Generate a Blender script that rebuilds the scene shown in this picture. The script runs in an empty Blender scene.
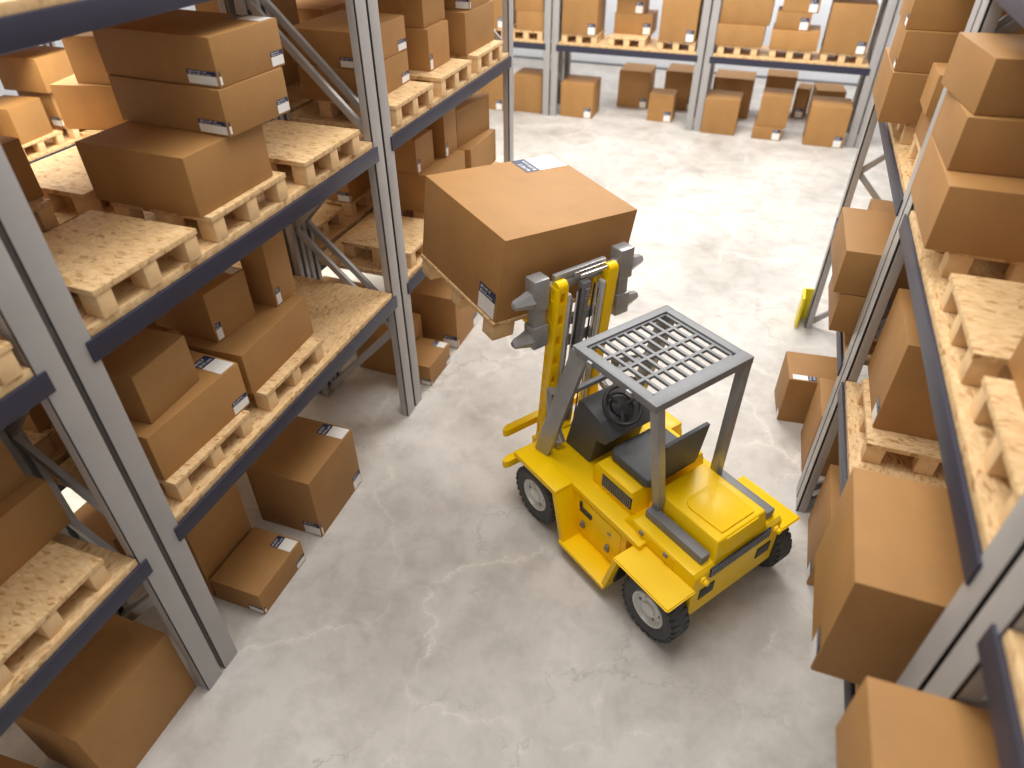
import bpy, bmesh, math, random
from mathutils import Vector, Matrix
random.seed(7)
S = 1.3                      # layout units -> metres
COL = bpy.context.scene.collection
R = math.radians

# ------------------------------------------------------------------ materials
def nt(name):
    m = bpy.data.materials.new(name); m.use_nodes = True
    n = m.node_tree; b = n.nodes['Principled BSDF']
    return m, n, b
def lk(n, a, b): n.links.new(a, b)
def node(n, t, **k):
    x = n.nodes.new(t)
    for a, v in k.items(): setattr(x, a, v)
    return x
def ramp(n, stops):
    r = node(n, 'ShaderNodeValToRGB'); e = r.color_ramp.elements
    while len(e) < len(stops): e.new(.5)
    for i, (p, c) in enumerate(stops):
        e[i].position = p; e[i].color = (*c, 1)
    return r
def srgb(*c):
    return tuple(((v/255)/12.92 if v/255 <= .04045 else ((v/255+.055)/1.055)**2.4) for v in c)
def noise(n, scale, detail=4, rough=.6, vec=None, dist=0):
    x = node(n, 'ShaderNodeTexNoise'); x.inputs['Scale'].default_value = scale
    x.inputs['Detail'].default_value = detail; x.inputs['Roughness'].default_value = rough
    x.inputs['Distortion'].default_value = dist
    if vec: lk(n, vec, x.inputs['Vector'])
    return x
def bump(n, b, h, strength=.1, dist=.01):
    x = node(n, 'ShaderNodeBump'); x.inputs['Strength'].default_value = strength
    x.inputs['Distance'].default_value = dist
    lk(n, h, x.inputs['Height']); lk(n, x.outputs['Normal'], b.inputs['Normal'])
def plain(name, col, rough=.5, metal=0, coat=0, nsc=18, var=.08, bmp=.0):
    m, n, b = nt(name)
    tc = node(n, 'ShaderNodeTexCoord')
    z = noise(n, nsc, 5, .6, tc.outputs['Object'])
    r = ramp(n, [(.3, tuple(c*(1-var) for c in col)), (.7, tuple(min(1, c*(1+var)) for c in col))])
    lk(n, z.outputs['Fac'], r.inputs['Fac']); lk(n, r.outputs['Color'], b.inputs['Base Color'])
    b.inputs['Roughness'].default_value = rough; b.inputs['Metallic'].default_value = metal
    b.inputs['Coat Weight'].default_value = coat; b.inputs['Coat Roughness'].default_value = .15
    if bmp: bump(n, b, z.outputs['Fac'], bmp, .004)
    return m

def cardboard(name, base):
    m, n, b = nt(name)
    tc = node(n, 'ShaderNodeTexCoord'); oi = node(n, 'ShaderNodeObjectInfo')
    z = noise(n, 2.2, 6, .62, tc.outputs['Object'])
    r = ramp(n, [(.25, tuple(c*.84 for c in base)), (.6, base), (.8, tuple(c*1.12 for c in base))])
    lk(n, z.outputs['Fac'], r.inputs['Fac'])
    mp = node(n, 'ShaderNodeMapping'); mp.inputs['Scale'].default_value = (220, 220, 5)
    lk(n, tc.outputs['Object'], mp.inputs['Vector'])
    f = noise(n, 1.0, 2, .5, mp.outputs['Vector'])
    hs = node(n, 'ShaderNodeHueSaturation')
    mr = node(n, 'ShaderNodeMapRange'); mr.inputs['To Min'].default_value = .9; mr.inputs['To Max'].default_value = 1.1
    lk(n, oi.outputs['Random'], mr.inputs['Value']); lk(n, mr.outputs['Result'], hs.inputs['Value'])
    lk(n, r.outputs['Color'], hs.inputs['Color'])
    mx = node(n, 'ShaderNodeMixRGB', blend_type='MULTIPLY'); mx.inputs['Fac'].default_value = .12
    lk(n, hs.outputs['Color'], mx.inputs['Color1']); lk(n, f.outputs['Fac'], mx.inputs['Color2'])
    lk(n, mx.outputs['Color'], b.inputs['Base Color'])
    b.inputs['Roughness'].default_value = .62
    b.inputs['Specular IOR Level'].default_value = .35
    bump(n, b, z.outputs['Fac'], .12, .01)
    return m

def osb(name, mul=1.0):
    m, n, b = nt(name)
    tc = node(n, 'ShaderNodeTexCoord')
    wob = noise(n, 5, 2, .5, tc.outputs['Object'])
    add = node(n, 'ShaderNodeMixRGB', blend_type='ADD'); add.inputs['Fac'].default_value = .10
    lk(n, tc.outputs['Object'], add.inputs['Color1']); lk(n, wob.outputs['Color'], add.inputs['Color2'])
    cols = []
    for ang, sc in ((12, (22, 60, 30)), (74, (24, 64, 30)), (-38, (20, 56, 30))):
        mp = node(n, 'ShaderNodeMapping'); mp.inputs['Rotation'].default_value = (0, 0, R(ang)); mp.inputs['Scale'].default_value = sc
        lk(n, add.outputs['Color'], mp.inputs['Vector'])
        v = node(n, 'ShaderNodeTexVoronoi'); v.inputs['Scale'].default_value = 1.0
        lk(n, mp.outputs['Vector'], v.inputs['Vector'])
        sx = node(n, 'ShaderNodeSeparateColor'); lk(n, v.outputs['Color'], sx.inputs['Color'])
        r = ramp(n, [(0, tuple(c*mul for c in srgb(176, 132, 80))), (.14, tuple(c*mul for c in srgb(212, 174, 124))), (.55, tuple(c*mul for c in srgb(222, 187, 138))), (1, tuple(c*mul for c in srgb(231, 200, 152)))])
        lk(n, sx.outputs['Red'], r.inputs['Fac']); cols.append((r, sx))
    a = node(n, 'ShaderNodeMixRGB'); g1 = node(n, 'ShaderNodeMath', operation='GREATER_THAN'); g1.inputs[1].default_value = .55
    lk(n, cols[1][1].outputs['Green'], g1.inputs[0]); lk(n, g1.outputs[0], a.inputs['Fac'])
    lk(n, cols[0][0].outputs['Color'], a.inputs['Color1']); lk(n, cols[1][0].outputs['Color'], a.inputs['Color2'])
    c = node(n, 'ShaderNodeMixRGB'); g2 = node(n, 'ShaderNodeMath', operation='GREATER_THAN'); g2.inputs[1].default_value = .6
    lk(n, cols[2][1].outputs['Green'], g2.inputs[0]); lk(n, g2.outputs[0], c.inputs['Fac'])
    lk(n, a.outputs['Color'], c.inputs['Color1']); lk(n, cols[2][0].outputs['Color'], c.inputs['Color2'])
    bl = noise(n, 1.8, 3, .5, tc.outputs['Object'])
    r2 = ramp(n, [(.3, (.86, .83, .8)), (.7, (1, 1, 1))]); lk(n, bl.outputs['Fac'], r2.inputs['Fac'])
    mm = node(n, 'ShaderNodeMixRGB', blend_type='MULTIPLY'); mm.inputs['Fac'].default_value = 1
    lk(n, c.outputs['Color'], mm.inputs['Color1']); lk(n, r2.outputs['Color'], mm.inputs['Color2'])
    lk(n, mm.outputs['Color'], b.inputs['Base Color'])
    b.inputs['Roughness'].default_value = .6
    bump(n, b, cols[1][1].outputs['Red'], .12, .004)
    return m

def concrete():
    m, n, b = nt('polished_concrete')
    tc = node(n, 'ShaderNodeTexCoord'); P = tc.outputs['Object']
    z1 = noise(n, .55, 8, .62, P, .6); z2 = noise(n, 3.2, 8, .7, P, .3)
    r1 = ramp(n, [(.28, srgb(176, 170, 163)), (.5, srgb(200, 195, 189)), (.72, srgb(218, 214, 209))]); lk(n, z1.outputs['Fac'], r1.inputs['Fac'])
    r2 = ramp(n, [(.3, (.78, .77, .76)), (.55, (1, 1, 1))]); lk(n, z2.outputs['Fac'], r2.inputs['Fac'])
    mx = node(n, 'ShaderNodeMixRGB', blend_type='MULTIPLY'); mx.inputs['Fac'].default_value = .95
    lk(n, r1.outputs['Color'], mx.inputs['Color1']); lk(n, r2.outputs['Color'], mx.inputs['Color2'])
    # pale filled hairline cracks
    wn = noise(n, 1.3, 6, .6, P)
    ad = node(n, 'ShaderNodeMixRGB', blend_type='ADD'); ad.inputs['Fac'].default_value = .9
    lk(n, P, ad.inputs['Color1']); lk(n, wn.outputs['Color'], ad.inputs['Color2'])
    v = node(n, 'ShaderNodeTexVoronoi', feature='DISTANCE_TO_EDGE'); v.inputs['Scale'].default_value = .62
    lk(n, ad.outputs['Color'], v.inputs['Vector'])
    rc = ramp(n, [(0, (1, 1, 1)), (.008, (.35, .35, .35)), (.045, (0, 0, 0))]); lk(n, v.outputs['Distance'], rc.inputs['Fac'])
    msk = noise(n, .9, 3, .6, P); rm = ramp(n, [(.40, (0, 0, 0)), (.55, (1, 1, 1))]); lk(n, msk.outputs['Fac'], rm.inputs['Fac'])
    mu = node(n, 'ShaderNodeMath', operation='MULTIPLY'); lk(n, rc.outputs['Color'], mu.inputs[0]); lk(n, rm.outputs['Color'], mu.inputs[1])
    mu2 = node(n, 'ShaderNodeMath', operation='MULTIPLY'); lk(n, mu.outputs[0], mu2.inputs[0]); mu2.inputs[1].default_value = .55
    m3 = node(n, 'ShaderNodeMixRGB'); lk(n, mu2.outputs[0], m3.inputs['Fac'])
    lk(n, mx.outputs['Color'], m3.inputs['Color1']); m3.inputs['Color2'].default_value = (*srgb(236, 230, 221), 1)
    # a few dark hairlines
    v2 = node(n, 'ShaderNodeTexVoronoi', feature='DISTANCE_TO_EDGE'); v2.inputs['Scale'].default_value = .55
    ad2 = node(n, 'ShaderNodeMixRGB', blend_type='ADD'); ad2.inputs['Fac'].default_value = .5
    lk(n, P, ad2.inputs['Color1']); lk(n, z2.outputs['Color'], ad2.inputs['Color2']); lk(n, ad2.outputs['Color'], v2.inputs['Vector'])
    rd = ramp(n, [(0, (1, 1, 1)), (.006, (0, 0, 0))]); lk(n, v2.outputs['Distance'], rd.inputs['Fac'])
    rm2 = ramp(n, [(.46, (0, 0, 0)), (.54, (1, 1, 1))]); lk(n, z1.outputs['Fac'], rm2.inputs['Fac'])
    mu3 = node(n, 'ShaderNodeMath', operation='MULTIPLY'); lk(n, rd.outputs['Color'], mu3.inputs[0]); lk(n, rm2.outputs['Color'], mu3.inputs[1])
    mu4 = node(n, 'ShaderNodeMath', operation='MULTIPLY'); lk(n, mu3.outputs[0], mu4.inputs[0]); mu4.inputs[1].default_value = .45
    m4 = node(n, 'ShaderNodeMixRGB'); lk(n, mu4.outputs[0], m4.inputs['Fac'])
    lk(n, m3.outputs['Color'], m4.inputs['Color1']); m4.inputs['Color2'].default_value = (*srgb(120, 112, 104), 1)
    lk(n, m4.outputs['Color'], b.inputs['Base Color'])
    rr = ramp(n, [(.3, (.38, .38, .38)), (.7, (.6, .6, .6))]); lk(n, z2.outputs['Fac'], rr.inputs['Fac'])
    lk(n, rr.outputs['Color'], b.inputs['Roughness'])
    bump(n, b, z2.outputs['Fac'], .06, .01)
    return m

M = dict(
    card=cardboard('brown_cardboard', srgb(172, 127, 75)),
    osb=osb('strand_board'), wood=plain('pale_pine', srgb(222, 186, 138), .6, nsc=9, var=.12, bmp=.1),
    grey=plain('grey_powder_coat', srgb(166, 163, 162), .42, .1, nsc=3, var=.05),
    beam=plain('navy_beam_paint', srgb(44, 44, 62), .45, .0, .0, nsc=3, var=.08),
    navy=plain('navy_print', srgb(28, 42, 84), .45), paper=plain('white_label_paper', srgb(232, 230, 226), .5, var=.03),
    yellow=plain('yellow_paint', srgb(255, 208, 0), .38, 0, .1, nsc=4, var=.03, bmp=.02),
    ydark=plain('yellow_panel_paint', srgb(255, 198, 0), .42, 0, .1, nsc=4, var=.05),
    steel=plain('satin_grey_steel', srgb(158, 158, 160), .3, .35, nsc=6, var=.1),
    gun=plain('gunmetal_paint', srgb(124, 125, 128), .5, .08, nsc=6, var=.08),
    light=plain('light_channel_paint', srgb(200, 200, 202), .4, .1, nsc=6, var=.05),
    chrome=plain('bright_metal', srgb(205, 205, 205), .2, .85, nsc=8, var=.06),
    plastic=plain('charcoal_plastic', srgb(78, 79, 82), .55, nsc=20, var=.08, bmp=.05),
    black=plain('black_rubber_parts', srgb(42, 43, 46), .5, nsc=20),
    tyre=plain('tyre_rubber', srgb(74, 75, 76), .7, nsc=30, var=.12, bmp=.1),
    rim=plain('wheel_rim_silver', srgb(222, 222, 218), .35, .15, nsc=10, var=.08),
    wall=plain('painted_wall', srgb(232, 236, 242), .8, nsc=1, var=.03),
    skirt=plain('grey_skirting', srgb(120, 122, 128), .6),
    floor=concrete(),
    guardy=plain('safety_yellow', srgb(226, 208, 24), .4),
)

# ------------------------------------------------------------------ mesh helper
for _k in ('yellow', 'ydark'): M[_k].node_tree.nodes['Principled BSDF'].inputs['Specular IOR Level'].default_value = .28
class MB:
    def __init__(s): s.v = []; s.f = []; s.mi = []; s.mats = []
    def m(s, mat):
        if mat not in s.mats: s.mats.append(mat)
        return s.mats.index(mat)
    def raw(s, vs, fs, mat):
        o = len(s.v); i = s.m(mat); s.v += [Vector(v) for v in vs]
        for f in fs: s.f.append([o+k for k in f]); s.mi.append(i)
        return s
    def bm(s, b, mat, mx=None):
        b.verts.ensure_lookup_table(); b.verts.index_update()
        s.raw([(mx @ v.co if mx else v.co.copy()) for v in b.verts], [[v.index for v in f.verts] for f in b.faces], mat); b.free(); return s
    def box(s, x0, x1, y0, y1, z0, z1, mat, bev=0, mx=None, seg=2):
        b = bmesh.new(); bmesh.ops.create_cube(b, size=1)
        for v in b.verts: v.co = Vector(((x0+x1)/2+v.co.x*(x1-x0), (y0+y1)/2+v.co.y*(y1-y0), (z0+z1)/2+v.co.z*(z1-z0)))
        if bev: bmesh.ops.bevel(b, geom=b.edges[:], offset=bev, segments=seg, profile=.6, affect='EDGES')
        return s.bm(b, mat, mx)
    def prism(s, prof, l0, l1, mat, bev=0, taper=None, seg=2):
        """profile in (x,z) extruded along y from l0 to l1"""
        b = bmesh.new(); n = len(prof)
        A = [b.verts.new((p[0], l0, p[1])) for p in prof]; B = [b.verts.new((p[0], l1, p[1])) for p in prof]
        b.faces.new(A); b.faces.new(B[::-1])
        for i in range(n): b.faces.new((A[i], B[i], B[(i+1) % n], A[(i+1) % n]))
        bmesh.ops.recalc_face_normals(b, faces=b.faces[:])
        if bev: bmesh.ops.bevel(b, geom=b.edges[:], offset=bev, segments=seg, profile=.6, affect='EDGES')
        return s.bm(b, mat)
    def plan(s, prof, z0, z1, mat, bev=0, ins=0, seg=2):
        """profile in (x,y) extruded along z; ins insets the top"""
        b = bmesh.new(); n = len(prof)
        cx = sum(p[0] for p in prof)/n; cy = sum(p[1] for p in prof)/n
        A = [b.verts.new((p[0], p[1], z0)) for p in prof]
        B = [b.verts.new((p[0]+(ins if p[0] < cx else -ins), p[1]+(ins if p[1] < cy else -ins), z1)) for p in prof]
        b.faces.new(A); b.faces.new(B[::-1])
        for i in range(n): b.faces.new((A[i], B[i], B[(i+1) % n], A[(i+1) % n]))
        bmesh.ops.recalc_face_normals(b, faces=b.faces[:])
        if bev: bmesh.ops.bevel(b, geom=b.edges[:], offset=bev, segments=seg, profile=.6, affect='EDGES')
        return s.bm(b, mat)
    def bar(s, p, q, w, h, mat, bev=0, up=(0, 0, 1)):
        p = Vector(p); q = Vector(q); d = q-p; L = d.length; x = d.normalized(); u = Vector(up)
        if abs(x.dot(u)) > .98: u = Vector((1, 0, 0))
        y = u.cross(x).normalized(); z = x.cross(y)
        mx = Matrix(((x.x, y.x, z.x, p.x), (x.y, y.y, z.y, p.y), (x.z, y.z, z.z, p.z), (0, 0, 0, 1)))
        return s.box(0, L, -w/2, w/2, -h/2, h/2, mat, bev, mx)
    def tube(s, pts, r, mat, n=10, closed=False):
        pts = [Vector(p) for p in pts]; N = len(pts); vs = []; fs = []; prev = None
        for i, p in enumerate(pts):
            a = pts[(i-1) % N] if (i > 0 or closed) else p; c = pts[(i+1) % N] if (i < N-1 or closed) else p
            t = (c-a).normalized()
            if prev is None:
                u = Vector((0, 0, 1)) if abs(t.z) < .9 else Vector((1, 0, 0)); u = t.cross(u).normalized()
            else: u = (prev - t*prev.dot(t)).normalized()
            prev = u; w = t.cross(u)
            for k in range(n):
                an = 2*math.pi*k/n; vs.append(p+(u*math.cos(an)+w*math.sin(an))*r)
        for i in range(N if closed else N-1):
            for k in range(n):
                j = (i+1) % N; fs.append((i*n+k, i*n+(k+1) % n, j*n+(k+1) % n, j*n+k))
        if not closed: fs += [tuple(range(n))[::-1], tuple((N-1)*n+k for k in range(n))]
        return s.raw(vs, fs, mat)
    def lathe(s, prof, mat, n=40, mx=None, cap=True):
        """prof (r, y): revolved about the y axis"""
        vs = []; fs = []; m = len(prof)
        for i in range(n):
            a = 2*math.pi*i/n
            for r, y in prof: v = Vector((r*math.cos(a), y, r*math.sin(a))); vs.append(mx @ v if mx else v)
        for i in range(n):
            j = (i+1) % n
            for k in range(m-1): fs.append((i*m+k, i*m+k+1, j*m+k+1, j*m+k))
        if cap:
            fs.append(tuple(i*m for i in range(n))); fs.append(tuple(i*m+m-1 for i in range(n))[::-1])
        return s.raw(vs, fs, mat)
    def mesh(s, name):
        me = bpy.data.meshes.new(name)
        me.from_pydata([tuple(v*S) for v in s.v], [], s.f)
        for m in s.mats: me.materials.append(M[m])
        me.polygons.foreach_set('material_index', s.mi)
        b = bmesh.new(); b.from_mesh(me); bmesh.ops.recalc_face_normals(b, faces=b.faces[:])
        for f in b.faces: f.smooth = True
        b.to_mesh(me); b.free()
        try: me.set_sharp_from_angle(angle=R(35))
        except Exception: pass
        return me
    def build(s, name, parent=None, loc=None, rot=None):
        o = bpy.data.objects.new(name, s.mesh(name)); COL.objects.link(o)
        if parent: o.parent = parent
        if loc is not None: o.location = Vector(loc)*S
        if rot is not None: o.rotation_euler = rot
        return o
def empty(name, loc, rz=0):
    o = bpy.data.objects.new(name, None); COL.objects.link(o); o.empty_display_size = .2
    o.location = Vector(loc)*S; o.rotation_euler = (0, 0, rz); return o
def tag(o, label, cat, group=None):
    o['label'] = label; o['category'] = cat
    if group: o['group'] = group
    return o
def copy_tree(o, parent=None):
    c = o.copy(); COL.objects.link(c); c.parent = parent
    for ch in list(o.children): copy_tree(ch, c)
    return c

# ------------------------------------------------------------------ printed label
def text_mesh(body):
    cu = bpy.data.curves.new('t', 'FONT'); cu.body = body; cu.size = 1; cu.resolution_u = 1
    cu.offset = .012
    o = bpy.data.objects.new('t', cu); COL.objects.link(o)
    bpy.context.view_layer.update()
    me = bpy.data.meshes.new_from_object(o.evaluated_get(bpy.context.evaluated_depsgraph_get()))
    vs = [v.co.copy() for v in me.vertices]; fs = [list(p.vertices) for p in me.polygons]
    bpy.data.objects.remove(o); bpy.data.curves.remove(cu); bpy.data.meshes.remove(me)
    x0 = min(v.x for v in vs); x1 = max(v.x for v in vs); y0 = min(v.y for v in vs); y1 = max(v.y for v in vs)
    return [((v.x-x0)/(x1-x0), (v.y-y0)/(y1-y0)) for v in vs], fs
TX = [text_mesh('MOVE IT'), text_mesh('BOX.com')]

def sticker(mb, o, ux, uy, w, h, nrm, frac=.36, horizontal=False):
    """o bottom-left corner, ux/uy unit axes. navy header with two lines of lettering, white below (or beside)."""
    o = Vector(o); ux = Vector(ux); uy = Vector(uy); nrm = Vector(nrm); e = nrm*.0016
    def quad(a0, a1, b0, b1, mat, lift=0):
        p = [o+ux*a+uy*b+e+nrm*lift for a, b in ((a0, b0), (a1, b0), (a1, b1), (a0, b1))]
        mb.raw(p, [(0, 1, 2, 3)], mat)
    if not horizontal:
        quad(0, w, 0, h*(1-frac), 'paper'); quad(0, w, h*(1-frac), h, 'navy')
        for i, (vs, fs) in enumerate(TX):
            b0 = h*(1-frac) + h*frac*(.56 if i == 0 else .14); bh = h*frac*.28; a0 = w*.08; aw = w*(.62 if i == 0 else .74)
            mb.raw([o+ux*(a0+x*aw)+uy*(b0+y*bh)+e+nrm*.0008 for x, y in vs], fs, 'paper')
    else:   # lettering turned a quarter, header at the ux=0 end
        quad(w*frac, w, 0, h, 'paper'); quad(0, w*frac, 0, h, 'navy')
        for i, (vs, fs) in enumerate(TX):
            a1 = w*frac*(.14+.28 if i == 0 else .56+.28); ah = w*frac*.28; b0 = h*.08; bw = h*(.62 if i == 0 else .8)
            mb.raw([o+ux*(a1-y*ah)+uy*(b0+x*bw)+e+nrm*.0008 for x, y in vs], fs, 'paper')

def carton(xc, yc, w, d, h, z, rot=0, marks='', label='', group=None):
    """marks: F(-y face) R(+x face) W(-x face) bottom right, l (+x face, near corner), T (top far +x corner), t (top near -x corner), M top middle of the far edge"""
    b = MB(); b.box(-w/2, w/2, -d/2, d/2, 0, h, 'card', .007, seg=2)
    o = b.build('cardboard_box', None, (xc, yc, z+.0005), (0, 0, R(rot)))
    tag(o, label, 'box', group)
    for c in marks:
        k = MB()
        if c == 'F':
            lw = .20*w+.03; lh = .19*h+.02; sticker(k, (w/2-.006-lw, -d/2, .012), (1, 0, 0), (0, 0, 1), lw, lh, (0, -1, 0))
            k.raw([(w/2+.0016, -d/2+.010, .014), (w/2+.0016, -d/2+.024, .014), (w/2+.0016, -d/2+.024, .012+lh*.62), (w/2+.0016, -d/2+.010, .012+lh*.62)], [(0, 1, 2, 3)], 'paper')
            k.raw([(w/2+.0016, -d/2+.010, .012+lh*.66), (w/2+.0016, -d/2+.018, .012+lh*.66), (w/2+.0016, -d/2+.018, .012+lh), (w/2+.0016, -d/2+.010, .012+lh)], [(0, 1, 2, 3)], 'navy')
        if c == 'f':
            lw = .12; lh = .17; sticker(k, (w/2-.03-lw, -d/2, .015), (1, 0, 0), (0, 0, 1), lw, lh, (0, -1, 0))
        if c == 'R':
            lw = .15*d+.02; lh = .19*h+.025; sticker(k, (w/2, d/2-.008-lw, .012), (0, 1, 0), (0, 0, 1), lw, lh, (1, 0, 0))
        if c == 'l':
            lw = .045; lh = .11; sticker(k, (w/2, -d/2+.012, .012), (0, 1, 0), (0, 0, 1), lw, lh, (1, 0, 0))
        if c == 'W':
            lw = .18*d; lh = .22*h; sticker(k, (-w/2, -d/2+.01+lw, .012), (0, -1, 0), (0, 0, 1), lw, lh, (-1, 0, 0))
        if c == 'T':
            L = min(.24, .42*w); q = min(.11, .2*d); sticker(k, (w/2-.012-L, d/2-.015-q, h), (1, 0, 0), (0, 1, 0), L, q, (0, 0, 1), .38, True)
        if c == 't':
            L = .19; q = .065; sticker(k, (-w/2+.03+L, -d/2+.075, h), (-1, 0, 0), (0, -1, 0), L, q, (0, 0, 1), .36, True)
        if c == 'M':   # large label over the far edge corner of the carried box
            sticker(k, (w/2-.40, d/2-.215, h), (1, 0, 0), (0, 1, 0), .385, .205, (0, 0, 1), .32, True)
        if c == 'S':   # large label at the side of the carried box
            sticker(k, (-w/2, -d/2+.215, .012), (0, -1, 0), (0, 0, 1), .19, .20, (-1, 0, 0), .38)
        k.build('shipping_label', o)
    return o
CH = 'cardboard box '

# ------------------------------------------------------------------ pallet
def make_pallet():
    r = empty('wooden_pallet', (0, 0, 0))
    MB().box(-.32, .32, -.31, .31, .112, .14, 'osb', .003).build('deck_board', r)
    for i in (-1, 0, 1):
        for j in (-1, 0, 1):
            MB().box(i*.265-.05, i*.265+.05, j*.262-.042, j*.262+.042, 0, .113, 'wood', .006).build('block', r)
    return r
PAL = make_pallet(); pal_used = [False]
def pallet(xc, yc, z, label, rot=0, group=None, sc=None):
    o = PAL if not pal_used[0] else copy_tree(PAL); pal_used[0] = True
    o.location = Vector((xc, yc, z))*S; o.rotation_euler = (0, 0, R(rot))
    o.scale = sc or (1, 1, 1)
    if group: o['group'] = group
    elif 'group' in o: del o['group']
    o['label'] = label; o['category'] = 'pallet'; return o

# ------------------------------------------------------------------ racks
LV = (1.23, 2.40, 3.56)           # beam tops; board surface is +.04
def rack(x0, x1, y0, y1, label, levels=LV, side=1, H=4.55, axis='y', group=None):
    """bay between two upright frames. side: +1 aisle side is x1. axis='x' builds it along x (x0..x1 is then the run)."""
    if axis == 'x': L = x1-x0; D = y1-y0
    else: L = y1-y0; D = x1-x0
    cx, cy = (x0+x1)/2, (y0+y1)/2
    rz = {('y', 1): R(90), ('y', -1): R(-90), ('x', 1): 0}[(axis, side)]
    r = empty('pallet_rack', (cx, cy, 0), rz)     # local: x along the run, front (aisle) towards -y
    tag(r, label, 'rack', group)
    h = L/2-.015; d = D/2; pw = .118
    for sx in (-1, 1):
        xa = sx*(h-pw/2)
        for sy in (-1, 1):
            ya = sy*(d-.036)
            m = MB()   # open channel post: web with two folded lips towards the brace side
            m.box(xa-pw/2, xa+pw/2, ya+sy*.036 if sy < 0 else ya+.018, ya-.018 if sy < 0 else ya+.036, 0, H, 'grey', .003)
            for q in (-1, 1):
                m.box(xa+q*pw/2-.016*(q > 0), xa+q*pw/2+.016*(q < 0), ya-.034, ya+.034, 0, H, 'grey', .002)
                m.box(xa+q*(pw/2-.028)-.012, xa+q*(pw/2-.028)+.012, ya-sy*.031-.004, ya-sy*.031+.004, 0, H, 'grey')
            m.build('upright_post', r)
            MB().box(xa-pw/2+.002, xa+pw/2-.002, ya-.038, ya+.038, 0, .012, 'grey').build('foot_plate', r)
        zz = [(.05, 1), (.88, -1), (1.66, 1), (2.46, -1), (3.24, 1), (4.02, -1), (4.5, 1)]
        for (za, sa), (zb, sb) in zip(zz, zz[1:]):
            MB().bar((xa, side*sa*(d-.06), za), (xa, side*sb*(d-.06), zb), .034, .05, 'grey', .003).build('brace', r)
    for z in levels:
        for sy in (-1, 1):
            ya = sy*(d-.012)
            m = MB(); m.box(-h+pw-.035, h-pw+.035, ya-.016+sy*.006, ya+.016+sy*.006, z-.10, z, 'beam', .004)
            m.build('beam', r)
        MB().box(-h+pw+.005, h-pw-.005, -d+.006, d-.006, z+.0005, z+.04, 'osb', .002).build('shelf_board', r)
    return r
X0, XB = -2.44, -3.34
rack(XB, X0, -1.33, 1.475, 'nearest pallet rack on the left, cut by the left edge of the photo')
rack(XB, X0, 1.475, 4.145, 'middle pallet rack of the left row, holding the three-box stack')
rack(XB, X0, 4.145, 6.815, 'last pallet rack of the left row, behind the raised box')
rack(.84, 1.74, -1.33, 1.475, 'nearest grey and navy pallet rack at bottom right of the photo', side=-1)
rack(.84, 1.74, 1.475, 4.145, 'grey and navy pallet rack on the right beside the forklift', side=-1)
rack(.84, 1.74, 4.145, 6.815, 'grey and navy pallet rack on the right with the yellow post guard', side=-1)
# back to back with the left row, serving the next aisle
rack(-4.28, -3.38, -1.33, 1.475, 'near rack of the row backing onto the left row', side=-1)
rack(-4.28, -3.38, 1.475, 4.145, 'rack backing onto the middle left rack, holding a brightly lit board pallet', side=-1)
rack(-4.28, -3.38, 4.145, 6.815, 'rack backing onto the far left rack', side=-1)
# across the next aisle
rack(-8.56, -7.66, 1.475, 4.145, 'rack across the next aisle at far left, near bay')
rack(-8.56, -7.66, 4.145, 6.815, 'rack across the next aisle at far left, far bay of boxes')
# back row along x
BN = ['rack in the back row, leftmost bay', 'rack in the back row, behind the end of the left aisle rack', 'rack in the back row, centre bay straight beyond the raised box',
      'rack in the back row, bay right of centre', 'rack in the back row, bay behind the right aisle rack']
for i in range(5):
    rack(-9.165+2.665*i, -6.50+2.665*i, 12.65, 13.55, BN[i], axis='x')

# ------------------------------------------------------------------ setting
def struct(o): o['kind'] = 'structure'; return o
struct(MB().box(-13, 9, -7, 16.7, -.1, 0, 'floor').build('floor'))
struct(MB().box(-13, 9, 16.7, 16.85, 0, 6, 'wall').build('wall_back'))
struct(MB().box(-13.15, -13, -7, 16.7, 0, 6, 'wall').build('wall_left'))
struct(MB().box(9, 9.15, -7, 16.7, 0, 6, 'wall').build('wall_right'))
struct(MB().box(-13, 9, 16.67, 16.7, .0, .04, 'skirt').build('baseboard_back'))

# ------------------------------------------------------------------ goods
P1, P2 = 1.411, 2.581
Z1, Z2 = 1.2705, 2.4405
def front(xf, yc, w, d, h, z, rot, marks, label, group=None):      # box placed by its aisle face on the left side (x max)
    return carton(xf-w/2, yc, w, d, h, z, rot, marks, label, group)
def frontR(xf, yc, w, d, h, z, rot, marks, label, group=None):     # right side: aisle face is x min
    return carton(xf+w/2, yc, w, d, h, z, rot, marks, label, group)
# middle left rack, upper level
pallet(-2.75, 2.00, Z2, 'empty board-topped pallet on the upper shelf left, beside the near post')
pallet(-2.76, 2.74, Z2, 'board-topped pallet under the stack of three boxes at upper left', 0)
pallet(-2.74, 3.52, Z2, 'empty board-topped pallet on the upper shelf, right of the three-box stack')
front(-2.475, 2.70, .66, .58, .295, P2, -1, '', 'large brown box, bottom of the three-box stack at upper left')
front(-2.43, 2.965, .72, .47, .222, P2+.296, -4, 'FR', 'flat brown box with label, middle of the three-box stack at upper left')
front(-2.435, 2.99, .73, .49, .222, P2+.519, -3, 'FRT', 'flat brown box with labels, top of the three-box stack at upper left')
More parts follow.
